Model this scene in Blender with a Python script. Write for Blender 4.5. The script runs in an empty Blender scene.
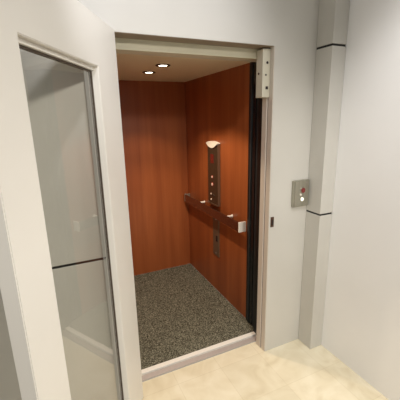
import bpy, bmesh, math, random
from mathutils import Vector, Matrix
random.seed(4)
sc = bpy.context.scene
COL = sc.collection

# ------------------------------------------------------------------ materials
def mat(name, col=(.8,.8,.8), rough=.5, metal=0.0, spec=.5, emit=None, estr=0):
    m = bpy.data.materials.new(name); m.use_nodes = True
    b = m.node_tree.nodes['Principled BSDF']
    b.inputs['Base Color'].default_value = (*col, 1)
    b.inputs['Roughness'].default_value = rough
    b.inputs['Metallic'].default_value = metal
    b.inputs['Specular IOR Level'].default_value = spec
    if emit:
        b.inputs['Emission Color'].default_value = (*emit, 1)
        b.inputs['Emission Strength'].default_value = estr
    return m

def ramp(nt, stops):
    r = nt.nodes.new('ShaderNodeValToRGB')
    e = r.color_ramp.elements
    while len(e) < len(stops): e.new(.5)
    for q, (p, c) in zip(e, stops): q.position = p; q.color = (*c, 1)
    return r

def noisy(name, stops, scale, stretch=(1,1,1), detail=4, rough=.5, bump=0, bscale=None, distortion=0, spec=.5, metal=0):
    m = mat(name, rough=rough, spec=spec, metal=metal); nt = m.node_tree; b = nt.nodes['Principled BSDF']
    tc = nt.nodes.new('ShaderNodeTexCoord'); mp = nt.nodes.new('ShaderNodeMapping')
    mp.inputs['Scale'].default_value = stretch
    nt.links.new(tc.outputs['Object'], mp.inputs['Vector'])
    n = nt.nodes.new('ShaderNodeTexNoise'); n.inputs['Scale'].default_value = scale
    n.inputs['Detail'].default_value = detail; n.inputs['Distortion'].default_value = distortion
    nt.links.new(mp.outputs[0], n.inputs['Vector'])
    r = ramp(nt, stops); nt.links.new(n.outputs['Fac'], r.inputs[0]); nt.links.new(r.outputs[0], b.inputs['Base Color'])
    if bump:
        n2 = nt.nodes.new('ShaderNodeTexNoise'); n2.inputs['Scale'].default_value = bscale or scale; n2.inputs['Detail'].default_value = 3
        nt.links.new(mp.outputs[0], n2.inputs['Vector'])
        bp = nt.nodes.new('ShaderNodeBump'); bp.inputs['Strength'].default_value = bump; bp.inputs['Distance'].default_value = .004
        nt.links.new(n2.outputs['Fac'], bp.inputs['Height']); nt.links.new(bp.outputs[0], b.inputs['Normal'])
    return m

M = {}
M['plaster'] = noisy('white_plaster', [(.3,(.74,.73,.71)),(.7,(.78,.77,.75))], 3, rough=.75, spec=.3)
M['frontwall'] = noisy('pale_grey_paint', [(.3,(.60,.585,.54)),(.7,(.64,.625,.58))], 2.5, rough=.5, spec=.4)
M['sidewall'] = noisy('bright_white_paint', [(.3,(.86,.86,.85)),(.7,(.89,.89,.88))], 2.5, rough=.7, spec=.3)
M['clad'] = noisy('grey_cladding', [(.3,(.55,.535,.49)),(.7,(.59,.575,.53))], 3, rough=.38, spec=.5)
M['joint'] = mat('black_joint', (.015,.014,.013), .6)
M['cream'] = mat('cream_enamel', (.60,.57,.46), .4)
M['jamb'] = mat('cream_jamb_enamel', (.62,.56,.49), .38)
M['jambline'] = mat('mauve_gasket', (.26,.20,.18), .5)
M['door'] = noisy('door_white_enamel', [(.3,(.80,.775,.725)),(.7,(.83,.805,.755))], 3, rough=.4)
M['headshade'] = mat('brown_head_shade', (.26,.20,.14), .6)
M['gasket'] = mat('brown_gasket', (.07,.05,.035), .6)
M['fascia'] = mat('fascia_cream', (.66,.62,.47), .5)
M['ceil'] = mat('cabin_ceiling_cream', (.86,.78,.54), .45)
M['black'] = mat('black_profile', (.008,.009,.009), .4)
M['blackgloss'] = mat('black_lens', (.006,.009,.011), .12)
M['rubber'] = mat('grey_rubber', (.035,.04,.042), .6)
M['alu'] = noisy('brushed_aluminium', [(.3,(.84,.81,.75)),(.7,(.89,.86,.81))], 40, (1,30,30), rough=.4, metal=0)
M['aludark'] = mat('aluminium_riser', (.50,.45,.43), .5, .3)
M['steel'] = noisy('brushed_steel', [(.3,(.42,.41,.34)),(.7,(.50,.48,.41))], 60, (1,1,.05), rough=.35, metal=.85)
M['platesteel'] = mat('bronzed_steel_plate', (.20,.15,.10), .4, .5)
M['bronze'] = mat('dark_bronze_panel', (.085,.055,.032), .33, .5)
M['bronzelight'] = mat('bronze_edge', (.22,.14,.085), .35, .6)
M['cap'] = mat('pale_cap', (.85,.80,.72), .4)
M['darksteel'] = mat('polished_rail_steel', (.30,.20,.16), .2, .95)
M['red'] = mat('red_button', (.22,.03,.03), .3)
M['led'] = mat('red_display', (.10,.012,.008), .25, emit=(1,.06,.03), estr=.03)
M['button'] = mat('steel_button', (.85,.72,.62), .3, .3)
M['halo'] = mat('red_button_ring', (.5,.09,.06), .35, emit=(1,.15,.08), estr=.1)
M['litbutton'] = mat('lit_button', (.9,.88,.8), .3, emit=(1,.95,.8), estr=.8)
M['hole'] = mat('dark_hole', (.02,.012,.01), .7)
M['strike'] = mat('brown_strike', (.10,.05,.03), .45, .4)
M['lamp'] = mat('lamp_glow', (1,.9,.8), .4, emit=(1,.86,.66), estr=14)
M['ring'] = mat('dark_lamp_ring', (.10,.065,.04), .4, .4)
M['carpet'] = noisy('grey_carpet', [(.36,(.027,.026,.017)),(.50,(.118,.113,.083)),(.64,(.31,.30,.23))], 170, detail=2, rough=.95, spec=.1, bump=.5, bscale=220)

def wood(name, c1, c2, c3):
    m = mat(name, rough=.36, spec=.45); nt = m.node_tree; b = nt.nodes['Principled BSDF']
    tc = nt.nodes.new('ShaderNodeTexCoord')
    mp = nt.nodes.new('ShaderNodeMapping'); mp.inputs['Scale'].default_value = (1,1,.06)
    nt.links.new(tc.outputs['Object'], mp.inputs[0])
    n = nt.nodes.new('ShaderNodeTexNoise'); n.inputs['Scale'].default_value = 7; n.inputs['Detail'].default_value = 5; n.inputs['Distortion'].default_value = .5
    nt.links.new(mp.outputs[0], n.inputs['Vector'])
    mp2 = nt.nodes.new('ShaderNodeMapping'); mp2.inputs['Scale'].default_value = (1,1,.03)
    nt.links.new(tc.outputs['Object'], mp2.inputs[0])
    n2 = nt.nodes.new('ShaderNodeTexNoise'); n2.inputs['Scale'].default_value = 60; n2.inputs['Detail'].default_value = 3
    nt.links.new(mp2.outputs[0], n2.inputs['Vector'])
    mx = nt.nodes.new('ShaderNodeMath'); mx.operation = 'MULTIPLY_ADD'; mx.inputs[1].default_value = .35
    sb = nt.nodes.new('ShaderNodeMath'); sb.operation = 'SUBTRACT'; sb.inputs[1].default_value = .175
    nt.links.new(n2.outputs['Fac'], mx.inputs[0]); nt.links.new(n.outputs['Fac'], sb.inputs[0]); nt.links.new(sb.outputs[0], mx.inputs[2])
    r = ramp(nt, [(.3,c1),(.5,c2),(.7,c3)]); nt.links.new(mx.outputs[0], r.inputs[0])
    nt.links.new(r.outputs[0], b.inputs['Base Color'])
    return m
M['wood'] = wood('cherry_veneer', (.265,.069,.019), (.32,.088,.025), (.375,.110,.032))

def marble():
    m = mat('cream_marble_tiles', rough=.22, spec=.5); nt = m.node_tree; b = nt.nodes['Principled BSDF']
    tc = nt.nodes.new('ShaderNodeTexCoord')
    n = nt.nodes.new('ShaderNodeTexNoise'); n.inputs['Scale'].default_value = 5; n.inputs['Detail'].default_value = 7; n.inputs['Distortion'].default_value = 1.2
    nt.links.new(tc.outputs['Object'], n.inputs['Vector'])
    r = ramp(nt, [(.3,(.68,.60,.43)),(.5,(.76,.69,.52)),(.7,(.82,.76,.60))]); nt.links.new(n.outputs['Fac'], r.inputs[0])
    br = nt.nodes.new('ShaderNodeTexBrick'); br.offset = 0
    br.inputs['Scale'].default_value = 1; br.inputs['Brick Width'].default_value = .3; br.inputs['Row Height'].default_value = .3
    br.inputs['Mortar Size'].default_value = .002; br.inputs['Color1'].default_value = (1,1,1,1); br.inputs['Color2'].default_value = (.95,.95,.94,1)
    br.inputs['Mortar'].default_value = (.90,.885,.85,1)
    nt.links.new(tc.outputs['Object'], br.inputs['Vector'])
    mx = nt.nodes.new('ShaderNodeMix'); mx.data_type = 'RGBA'; mx.blend_type = 'MULTIPLY'; mx.inputs[0].default_value = 1
    nt.links.new(r.outputs[0], mx.inputs[6]); nt.links.new(br.outputs['Color'], mx.inputs[7])
    nt.links.new(mx.outputs[2], b.inputs['Base Color'])
    return m
M['marble'] = marble()

def glass():
    m = bpy.data.materials.new('clear_door_glass'); m.use_nodes = True; nt = m.node_tree
    nt.nodes.clear()
    o = nt.nodes.new('ShaderNodeOutputMaterial'); t = nt.nodes.new('ShaderNodeBsdfTransparent'); g = nt.nodes.new('ShaderNodeBsdfGlossy')
    t.inputs[0].default_value = (.97,.97,.955,1); g.inputs['Roughness'].default_value = .02; g.inputs[0].default_value = (1,1,1,1)
    f = nt.nodes.new('ShaderNodeFresnel'); f.inputs['IOR'].default_value = 1.75
    x = nt.nodes.new('ShaderNodeMixShader')
    nt.links.new(t.outputs[0], x.inputs[1]); nt.links.new(g.outputs[0], x.inputs[2])
    # reflect on the outer sheet of each side only, so the pane does not trap light inside itself
    ge = nt.nodes.new('ShaderNodeNewGeometry'); iv = nt.nodes.new('ShaderNodeMath'); iv.operation = 'SUBTRACT'; iv.inputs[0].default_value = 1
    nt.links.new(ge.outputs['Backfacing'], iv.inputs[1])
    mu = nt.nodes.new('ShaderNodeMath'); mu.operation = 'MULTIPLY'
    nt.links.new(f.outputs[0], mu.inputs[0]); nt.links.new(iv.outputs[0], mu.inputs[1]); nt.links.new(mu.outputs[0], x.inputs[0])
    nt.links.new(x.outputs[0], o.inputs[0])
    return m
M['glass'] = glass()

# ------------------------------------------------------------------ geometry helpers
def box(bm, x0, x1, y0, y1, z0, z1, bev=0, seg=2):
    t = bmesh.new()
    vs = [t.verts.new((x,y,z)) for z in (z0,z1) for (x,y) in ((x0,y0),(x1,y0),(x1,y1),(x0,y1))]
    for f in ((0,3,2,1),(4,5,6,7),(0,1,5,4),(1,2,6,5),(2,3,7,6),(3,0,4,7)): t.faces.new([vs[i] for i in f])
    if bev: bmesh.ops.bevel(t, geom=t.edges[:], offset=bev, segments=seg, profile=.5, affect='EDGES')
    merge(bm, t)
def merge(bm, t, mtx=None):
    if mtx is not None: bmesh.ops.transform(t, matrix=mtx, verts=t.verts)
    me = bpy.data.meshes.new('tmp'); t.to_mesh(me); t.free(); bm.from_mesh(me); bpy.data.meshes.remove(me)
def cyl(bm, c, r, h, axis, seg=24, bev=0, r2=None):
    """solid disc/rod starting at c running h along axis"""
    t = bmesh.new()
    bmesh.ops.create_cone(t, cap_ends=True, segments=seg, radius1=r, radius2=r if r2 is None else r2, depth=h)
    if bev:
        bmesh.ops.bevel(t, geom=[e for e in t.edges if e.calc_face_angle(0) > 1], offset=bev, segments=2, affect='EDGES')
    a = Vector(axis).normalized()
    merge(bm, t, Matrix.Translation(Vector(c) + a*h/2) @ a.to_track_quat('Z','Y').to_matrix().to_4x4())
def prism(bm, pts, z0, z1):
    t = bmesh.new(); lo = [t.verts.new((x,y,z0)) for x,y in pts]; hi = [t.verts.new((x,y,z1)) for x,y in pts]; n = len(pts)
    t.faces.new(lo[::-1]); t.faces.new(hi)
    for i in range(n): t.faces.new((lo[i], lo[(i+1)%n], hi[(i+1)%n], hi[i]))
    bmesh.ops.recalc_face_normals(t, faces=t.faces); merge(bm, t)
def annulus(bm, c, ri, ro, h, axis, seg=32):
    t = bmesh.new(); rings = []
    for r, z in ((ri,0),(ro,0),(ro,h*.6),(ro-.15*(ro-ri),h),(ri,h)):
        rings.append([t.verts.new((r*math.cos(2*math.pi*k/seg), r*math.sin(2*math.pi*k/seg), z)) for k in range(seg)])
    for i in range(5):
        A, B = rings[i], rings[(i+1)%5]
        for k in range(seg): t.faces.new((A[k],A[(k+1)%seg],B[(k+1)%seg],B[k]))
    bmesh.ops.recalc_face_normals(t, faces=t.faces)
    merge(bm, t, Matrix.Translation(Vector(c)) @ Vector(axis).to_track_quat('Z','Y').to_matrix().to_4x4())
def obj(name, bm, m, parent=None, smooth=False):
    me = bpy.data.meshes.new(name); bm.to_mesh(me); bm.free()
    if smooth:
        for p in me.polygons: p.use_smooth = True
    me.materials.append(m)
    o = bpy.data.objects.new(name, me); COL.objects.link(o)
    if parent:
        o.parent = parent; o.matrix_parent_inverse = parent.matrix_world.inverted()
    return o
def B(): return bmesh.new()
def bx(name, m, parent, *a, bev=0):
    b = B(); box(b, *a, bev=bev); return obj(name, b, m, parent)
def struct(o, label=None):
    o['kind'] = 'structure'
    if label: o['label'] = label
    return o
def tag(o, label, cat, group=None):
    o['label'] = label; o['category'] = cat
    if group: o['group'] = group
    return o
def thing(name, label, cat, loc, group=None):
    o = bpy.data.objects.new(name, None); COL.objects.link(o); o.location = loc; o.empty_display_size = .05
    o.matrix_world = Matrix.Translation(loc)
    o['kind'] = 'thing'; return tag(o, label, cat, group)

# ------------------------------------------------------------------ dimensions (metres)
W0, W1 = .079, .95          # clear opening
HD = 1.973                  # head of the opening
YJ = .092                   # depth of the jamb
YS = .114                   # landing sill line
Y1 = .195                   # cabin front line
CX0, CX1, CD, CH = .0, 1.0225, 1.50, 1.9455   # cabin
ZF = .02
XC, PC = 1.246, .125        # right column
XS = 1.352                  # hall side wall
TOP = 2.75

# ------------------------------------------------------------------ setting
b = B(); box(b, -2.6, XS+.1, -3.6, YS, -.06, 0)
struct(obj('floor', b, M['marble']))
b = B()
box(b, -2.6, W0, 0, Y1, 0, HD); box(b, W1, XS, 0, YJ, 0, HD); box(b, -2.6, XS, 0, Y1, HD, TOP)
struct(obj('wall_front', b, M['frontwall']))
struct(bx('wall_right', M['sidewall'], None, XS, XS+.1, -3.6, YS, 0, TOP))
# cabin shell
struct(bx('wall_cabin_back', M['wood'], None, CX0-.03, CX1+.03, CD, CD+.03, ZF, CH+.02))
struct(bx('wall_cabin_right', M['wood'], None, CX1, CX1+.03, .346, CD, ZF, CH+.02))
struct(bx('wall_cabin_left', M['wood'], None, CX0-.03, CX0, Y1+.005, CD, ZF, CH+.02))
struct(bx('ceiling', M['ceil'], None, CX0, CX1, Y1+.02, CD, CH, CH+.02))
b = B(); box(b, W0+.001, CX1-.02, .100, .194, 1.928, HD-.0005); box(b, W0+.001, CX1-.02, .094, .194, 1.920, 1.9278, .001)
box(b, CX0, CX1, Y1+.001, Y1+.02, CH-.002, HD+.03)
struct(obj('trim_1', b, M['fascia']))
struct(bx('head_shade_strip', M['headshade'], None, W0+.002, W1-.011, .003, .0935, HD-.003, HD))  # brown strip painting the shade on the underside of the head
# stepped jamb of the opening
b = B()
box(b, W1-.005, W1+.0, .0, .040, .0, HD, .0015); box(b, W1-.010, W1, .048, YJ, .0, HD, .0015)
j = struct(obj('trim_2', b, M['jamb']))
bx('gasket', M['jambline'], j, W1-.003, W1-.0005, .0405, .0475, .001, HD-.001)

# carpet
c = bx('carpet', M['carpet'], None, CX0+.001, CX1-.001, .194, CD-.001, .003, ZF, bev=0)
tag(c, 'dark grey speckled carpet covering the lift cabin floor', 'carpet')

# sill
s = thing('threshold_strip', 'pale metal threshold strip between the marble floor and the carpet', 'threshold', (.5,.15,0))
bx('tread', M['alu'], s, CX0+.01, CX1-.03, .160, .1935, .002, ZF+.002, bev=.0015)
bx('landing_tread', M['aludark'], s, W0+.002, W1+.03, .1165, .1545, .001, .012, bev=.0015)
bx('gap', M['hole'], s, W0+.002, W1+.03, .155, .1595, .001, .003)

# ------------------------------------------------------------------ columns
def column(x0, x1, label, cuts):
    t = thing('clad_column', label, 'column', ((x0+x1)/2, -PC/2, 0), 'grey clad columns beside the lift')
    zs = [0.001] + cuts + [TOP]
    for i in range(len(zs)-1):
        lo = zs[i] + (.006 if i else 0); hi = zs[i+1] - (.006 if i < len(zs)-2 else 0)
        bx('cladding_panel', M['clad'], t, x0, x1, -PC, -.001, lo, hi, bev=.002)
        if i < len(zs)-2: bx('joint', M['joint'], t, x0+.004, x1-.004, -PC+.004, -.001, hi+.0003, hi+.0117)
    return t
column(XC, XS-.001, 'grey clad column to the right of the lift, next to the red call button', [.988, 1.977])
column(-1.6, -.062, 'grey clad column seen through the glass of the open door', [.974, 1.977])

# ------------------------------------------------------------------ open door leaf
AZ = math.radians(29)
leaf = thing('lift_door', 'open white framed glass lift door swung towards the viewer', 'door', (W0, -.004, 0))
# local frame: X along the leaf from the hinge, Y = behind the visible face, Z up
dl = Vector((-math.sin(AZ), -math.cos(AZ), 0)); nb = Vector((dl.y, -dl.x, 0))   # nb points away from the opening side
if nb.x > 0: nb = -nb
LM = Matrix((( dl.x, nb.x, 0, W0),( dl.y, nb.y, 0, -.004),(0,0,1,0),(0,0,0,1)))
def lobj(name, bm, m, smooth=False):
    bmesh.ops.transform(bm, matrix=LM, verts=bm.verts)
    bmesh.ops.recalc_face_normals(bm, faces=bm.faces)
    return obj(name, bm, m, leaf, smooth)
LW, LT, LZ0, LZ1 = .875, .046, .012, HD+.006
GX0, GX1, GZ0, GZ1 = .236, .727, .16, 1.793
GD = .030                                             # glass set back
def lbox(name, m, *a, bev=0):
    q = B(); box(q, *a, bev=bev); return lobj(name, q, m)
q = B(); t4 = bmesh.new()                             # one welded frame: two stiles, two rails
rings = [[t4.verts.new((x, y, z)) for x, z in ((x0,z0),(x1,z0),(x1,z1),(x0,z1))] for y in (0, LT) for x0, x1, z0, z1 in ((0,LW,LZ0,LZ1),(GX0,GX1,GZ0,GZ1))]
fo, fi, bo, bi = rings
for k in range(4):
    n = (k+1) % 4
    for quad in ((fo[k],fo[n],fi[n],fi[k]), (bo[k],bi[k],bi[n],bo[n]), (fo[k],bo[k],bo[n],fo[n]), (fi[k],fi[n],bi[n],bi[k])): t4.faces.new(quad)
bmesh.ops.recalc_face_normals(t4, faces=t4.faces)
bmesh.ops.bevel(t4, geom=[e for e in t4.edges if e.calc_face_angle(0) > .5], offset=.0025, segments=2, affect='EDGES')
merge(q, t4); lobj('door_frame', q, M['door'])
q = B(); g0 = .014          # slim bead under the top rail
box(q, GX0+.0004, GX1-.0004, GD-.012, GD+.010, GZ1-.013, GZ1-.0004, bev=.0015); lobj('glazing_bead', q, M['door'])
GZ1 -= .0135; q = B(); g0 = .006
for a in ((GX0, GX0+g0, GZ0, GZ1), (GX1-g0, GX1, GZ0, GZ1), (GX0+g0, GX1-g0, GZ0, GZ0+g0), (GX0+g0, GX1-g0, GZ1-g0, GZ1)):
    box(q, a[0]+.0004, a[1]-.0004, GD-.003, GD+.010, a[2]+.0004, a[3]-.0004)
lobj('gasket', q, M['gasket'])
lbox('glass_pane', M['glass'], GX0+g0, GX1-g0, GD, GD+.006, GZ0+g0, GZ1-g0)

# ------------------------------------------------------------------ black edge inside the cabin front
t = thing('safety_edge', 'black vertical sensor post at the front edge of the wood wall', 'post', (1.03,.28,ZF))
bx('housing', M['black'], t, 1.012, 1.06, .197, .345, ZF+.003, CH-.001, bev=.002)
bx('lens_strip', M['blackgloss'], t, 1.008, 1.0118, .255, .285, ZF+.02, CH-.02)
bx('seal', M['rubber'], t, 1.003, 1.0118, .300, .308, ZF+.01, CH-.01)
bx('cover', M['black'], t, .985, 1.06, YJ+.001, .196, .014, 1.9195, bev=.002)
bx('seal', M['rubber'], t, 1.003, 1.0118, .225, .232, ZF+.01, CH-.01)

# ------------------------------------------------------------------ door lock box at the head of the jamb
lx0, lx1, ly0, ly1, lz0, lz1 = .892, .944, .028, .0925, 1.704, 1.962
t = thing('lock_box', 'cream metal lock box under the head of the door opening', 'lock', ((lx0+lx1)/2,.06,lz0))
bx('housing', M['cream'], t, lx0, lx1, ly0, ly1, lz0, lz1, bev=.003)
def disc(name, m, p, c, r, h, ax, **k):
    q = B(); cyl(q, c, r, h, ax, **k); return obj(name, q, m, p)
disc('key_hole', M['hole'], t, (.922, ly0-.0006, 1.890), .0075, .0005, (0,-1,0))
disc('key_hole', M['hole'], t, (.914, ly0-.0006, 1.825), .0055, .0005, (0,-1,0))
bx('latch_slot', M['hole'], t, .914, .931, ly0-.0012, ly0-.0005, 1.748, 1.764)
disc('screw', M['strike'], t, (lx0-.0006, .065, 1.835), .006, .002, (-1,0,0))
# strike plate on the edge of the jamb
t = thing('strike_plate', 'small dark latch plate on the edge of the cream door jamb', 'latch plate', (.965,0,.95))
bx('plate', M['strike'], t, .960, .984, -.004, .001, .918, .984, bev=.001)
bx('slot', M['hole'], t, .966, .978, -.0052, -.0042, .932, .968)

# ------------------------------------------------------------------ call station on the landing wall
t = thing('call_station', 'grey landing call box with a red button on the wall right of the lift', 'call button', (1.175,0,1.03))
bx('back_box', M['steel'], t, 1.116, 1.236, -.026, -.0005, 1.033, 1.203, bev=.003)
bx('face_plate', M['steel'], t, 1.121, 1.231, -.0295, -.0262, 1.038, 1.198, bev=.001)
def button(p, c, r, ax, m1, m2, nm='button'):
    c = Vector(c); a = Vector(ax)
    q = B(); annulus(q, c, r*.98, r*1.3, .003, ax); rg = obj('button_ring', q, m1, p, True)
    q = B(); cyl(q, c, r*.95, .006, ax, bev=.0012); return obj(nm, q, m2, p)
o = button(t, (1.183,-.0297,1.138), .0165, (0,-1,0), M['steel'], M['red']); o['label'] = 'round red button'
o = button(t, (1.178,-.0297,1.081), .0125, (0,-1,0), M['steel'], M['litbutton']); o['label'] = 'pale lit button'
disc('key_switch', M['cap'], t, (1.166,-.0297,1.112), .007, .003, (0,-1,0))
for z in (1.187, 1.049):
    disc('screw', M['aludark'], t, (1.210,-.0297,z), .004, .0015, (0,-1,0), seg=12)

# ------------------------------------------------------------------ car operating panel on the cabin right wall
py0, py1, pz0, pz1, pd = .780, .962, .872, 1.390, .027
pc = (py0+py1)/2
def arc(y0, y1, d, n=14, base=CX1-.0008):
    """plan of the bulging panel: wall line at x=base, swelling towards -x"""
    c = (y0+y1)/2; h = (y1-y0)/2
    pts = [(base, y1)]
    for k in range(n+1):
        u = -1 + 2*k/n
        pts.append((base - d*(.86 + .14*(1-u*u)), c - h*u))
    pts.append((base, y0))
    return pts
def prism_x(bm, pts, x0, x1):
    t = bmesh.new(); prism(t, pts, x0, x1)          # (y, z) outline pushed along x
    for v in t.verts: v.co = Vector((v.co.z, v.co.x, v.co.y))
    bmesh.ops.recalc_face_normals(t, faces=t.faces); merge(bm, t)
t = thing('control_panel', 'dark upright lift control panel with pale cap on the wood wall', 'control panel', (CX1,pc,pz0))
q = B(); prism(q, arc(py0, py1, pd), pz0, pz1); obj('housing', q, M['bronze'], t)
q = B(); n = 16; hw = (py1-py0)/2 + .004; us = [-1+2*k/n for k in range(n+1)]
prism_x(q, [(pc+hw*u, pz1+.0004) for u in (-1,1)] + [(pc+hw*u, pz1+.006+.014*(1-u*u)) for u in us[::-1]], CX1-.0008-pd-.009, CX1-.0008)
prism_x(q, [(pc+hw*u, pz1+.0003) for u in (-1,1)] + [(pc+hw*u, pz1-.002-.034*(1-u*u)) for u in us[::-1]], CX1-.0008-pd-.009, CX1-.0008-pd-.0004)
o = obj('top_cap', q, M['cap'], t); o['label'] = 'pale rounded cap'
q = B(); prism(q, arc(py0-.003, py1+.003, pd+.004), pz0-.012, pz0-.0003); obj('bottom_cap', q, M['bronzelight'], t)
bx('edge_strip', M['bronzelight'], t, CX1-.024, CX1-.002, py0-.005, py0-.0003, pz0, pz1-.004)
fx = CX1-.0008-pd
bx('display', M['led'], t, fx-.003, fx+.004, pc-.028, pc+.028, 1.225, 1.300, bev=.001)
for (dy, z, r, m2, m1) in ((0.0,1.105,.010,'button','halo'),(0.0,1.040,.0125,'button','halo'),(.022,.952,.009,'button','bronzelight'),(.022,.902,.009,'button','bronzelight'),(-.022,.945,.009,'hole','bronzelight')):
    button(t, (fx-.0003-(-.006 if 0 else 0), pc+dy, z), r, (-1,0,0), M[m1], M[m2])

# ------------------------------------------------------------------ handrail
t = thing('handrail', 'flat dark metal handrail along the right cabin wall with bright end', 'handrail', (CX1,.9,.77))
rx = CX1-.062
bx('rail', M['darksteel'], t, rx, rx+.012, .385, 1.44, .762, .838, bev=.003)
o = bx('end_cap', M['cap'], t, rx-.001, CX1-.001, .372, .3845, .760, .840, bev=.003); o['label'] = 'pale bright end return'
bx('end_cap', M['steel'], t, rx-.001, CX1-.001, 1.4405, 1.453, .760, .840, bev=.003)
for y in (1.09, .575):
    q = B(); cyl(q, (rx+.012, y, .829), .008, CX1-.001-rx-.012, (1,0,0), bev=0); cyl(q, (CX1-.008, y, .829), .012, .007, (1,0,0)); obj('bracket', q, M['cap'], t, False)

# ------------------------------------------------------------------ narrow plate below the rail
t = thing('key_plate', 'narrow upright metal plate with a dark slot below the handrail', 'plate', (CX1,.89,.37))
bx('plate', M['platesteel'], t, CX1-.006, CX1+.001, .800, .915, .375, .745, bev=.0015)
bx('slot', M['hole'], t, CX1-.0075, CX1-.0062, .825, .855, .515, .570)
for z in (.40, .72): disc('screw', M['aludark'], t, (CX1-.0062, .857, z), .006, .0015, (-1,0,0), seg=12)

# ------------------------------------------------------------------ downlights
def downlight(x, y, label, power):
    t = thing('downlight', label, 'ceiling light', (x,y,CH), 'downlights in the cabin ceiling')
    q = B(); annulus(q, (x,y,CH-.0003), .031, .050, .006, (0,0,-1)); obj('trim_ring', q, M['ring'], t, True)
    q = B(); cyl(q, (x,y,CH-.0004), .0300, .003, (0,0,-1), seg=32); obj('lamp', q, M['lamp'], t)
    l = bpy.data.lights.new('downlight_beam', 'SPOT'); l.energy = power; l.color = (1,.80,.58); l.spot_size = math.radians(106); l.spot_blend = .35; l.shadow_soft_size = .03
    lo = bpy.data.objects.new('downlight_beam', l); COL.objects.link(lo); lo.location = (x,y,CH-.012)
downlight(.505, .945, 'lit round ceiling downlight deeper in the cabin, on the left in the photo', 16)
downlight(.505, .612, 'lit round ceiling downlight nearer the door, on the right in the photo', 40)

# ------------------------------------------------------------------ hall lights (unseen ceiling spots, with added ones for the leaf and side wall)
def spot(x, y, z, tx, ty, tz, e, size, blend=.8, soft=.12, col=(1,.93,.83)):
    l = bpy.data.lights.new('unseen_hall_spot', 'SPOT'); l.energy = e; l.color = col; l.spot_size = math.radians(size); l.spot_blend = blend; l.shadow_soft_size = soft
    o = bpy.data.objects.new('unseen_hall_spot', l); COL.objects.link(o); o.location = (x,y,z)
    o.rotation_euler = (Vector((tx,ty,tz))-Vector((x,y,z))).to_track_quat('-Z','Y').to_euler()
spot(.40,-2.9,2.55, .25,0,.50, 165, 62, .7, col=(1,.94,.85))
spot(1.05,-1.3,2.70, .0,-.15,.75, 26, 46, .9, col=(1,.95,.88))  # added spot, brightens the door leaf towards its hinge
spot(.30,-1.0,2.70, .25,-.80,0, 84, 62, .9)
spot(.15,-.95,2.70, .16,0,2.2, 40, 76, .7, .05, col=(.97,.96,1))
spot(.62,-1.15,2.65, XS,-.85,1.45, 66, 78, .8, col=(1,.97,.95))  # added washer, there only to brighten the side wall

w = bpy.data.worlds.new('World'); sc.world = w; w.use_nodes = True
bg = w.node_tree.nodes['Background']; bg.inputs[0].default_value = (1,.96,.90,1); bg.inputs[1].default_value = .36

# ------------------------------------------------------------------ camera
cam = bpy.data.cameras.new('camera'); co = bpy.data.objects.new('camera', cam); COL.objects.link(co)
yaw, pitch, roll, f = .4281, -.248, -.022, 318.7
F = Vector((math.sin(yaw)*math.cos(pitch), math.cos(yaw)*math.cos(pitch), math.sin(pitch)))
R = Vector((math.cos(yaw), -math.sin(yaw), 0)); U = R.cross(F)
R2 = math.cos(roll)*R + math.sin(roll)*U; U2 = -math.sin(roll)*R + math.cos(roll)*U
mw = Matrix.Identity(4)
for i in range(3): mw[i][0] = R2[i]; mw[i][1] = U2[i]; mw[i][2] = -F[i]
mw.translation = (-.2346, -1.5559, 1.59)
co.matrix_world = mw
cam.sensor_fit = 'HORIZONTAL'; cam.sensor_width = 36; cam.lens = f/400*36; cam.clip_start = .02
sc.camera = co
sc.view_settings.view_transform = 'Standard'; sc.view_settings.look = 'None'; sc.view_settings.gamma = 1
sc.view_settings.use_curve_mapping = False; sc.view_settings.exposure = 0
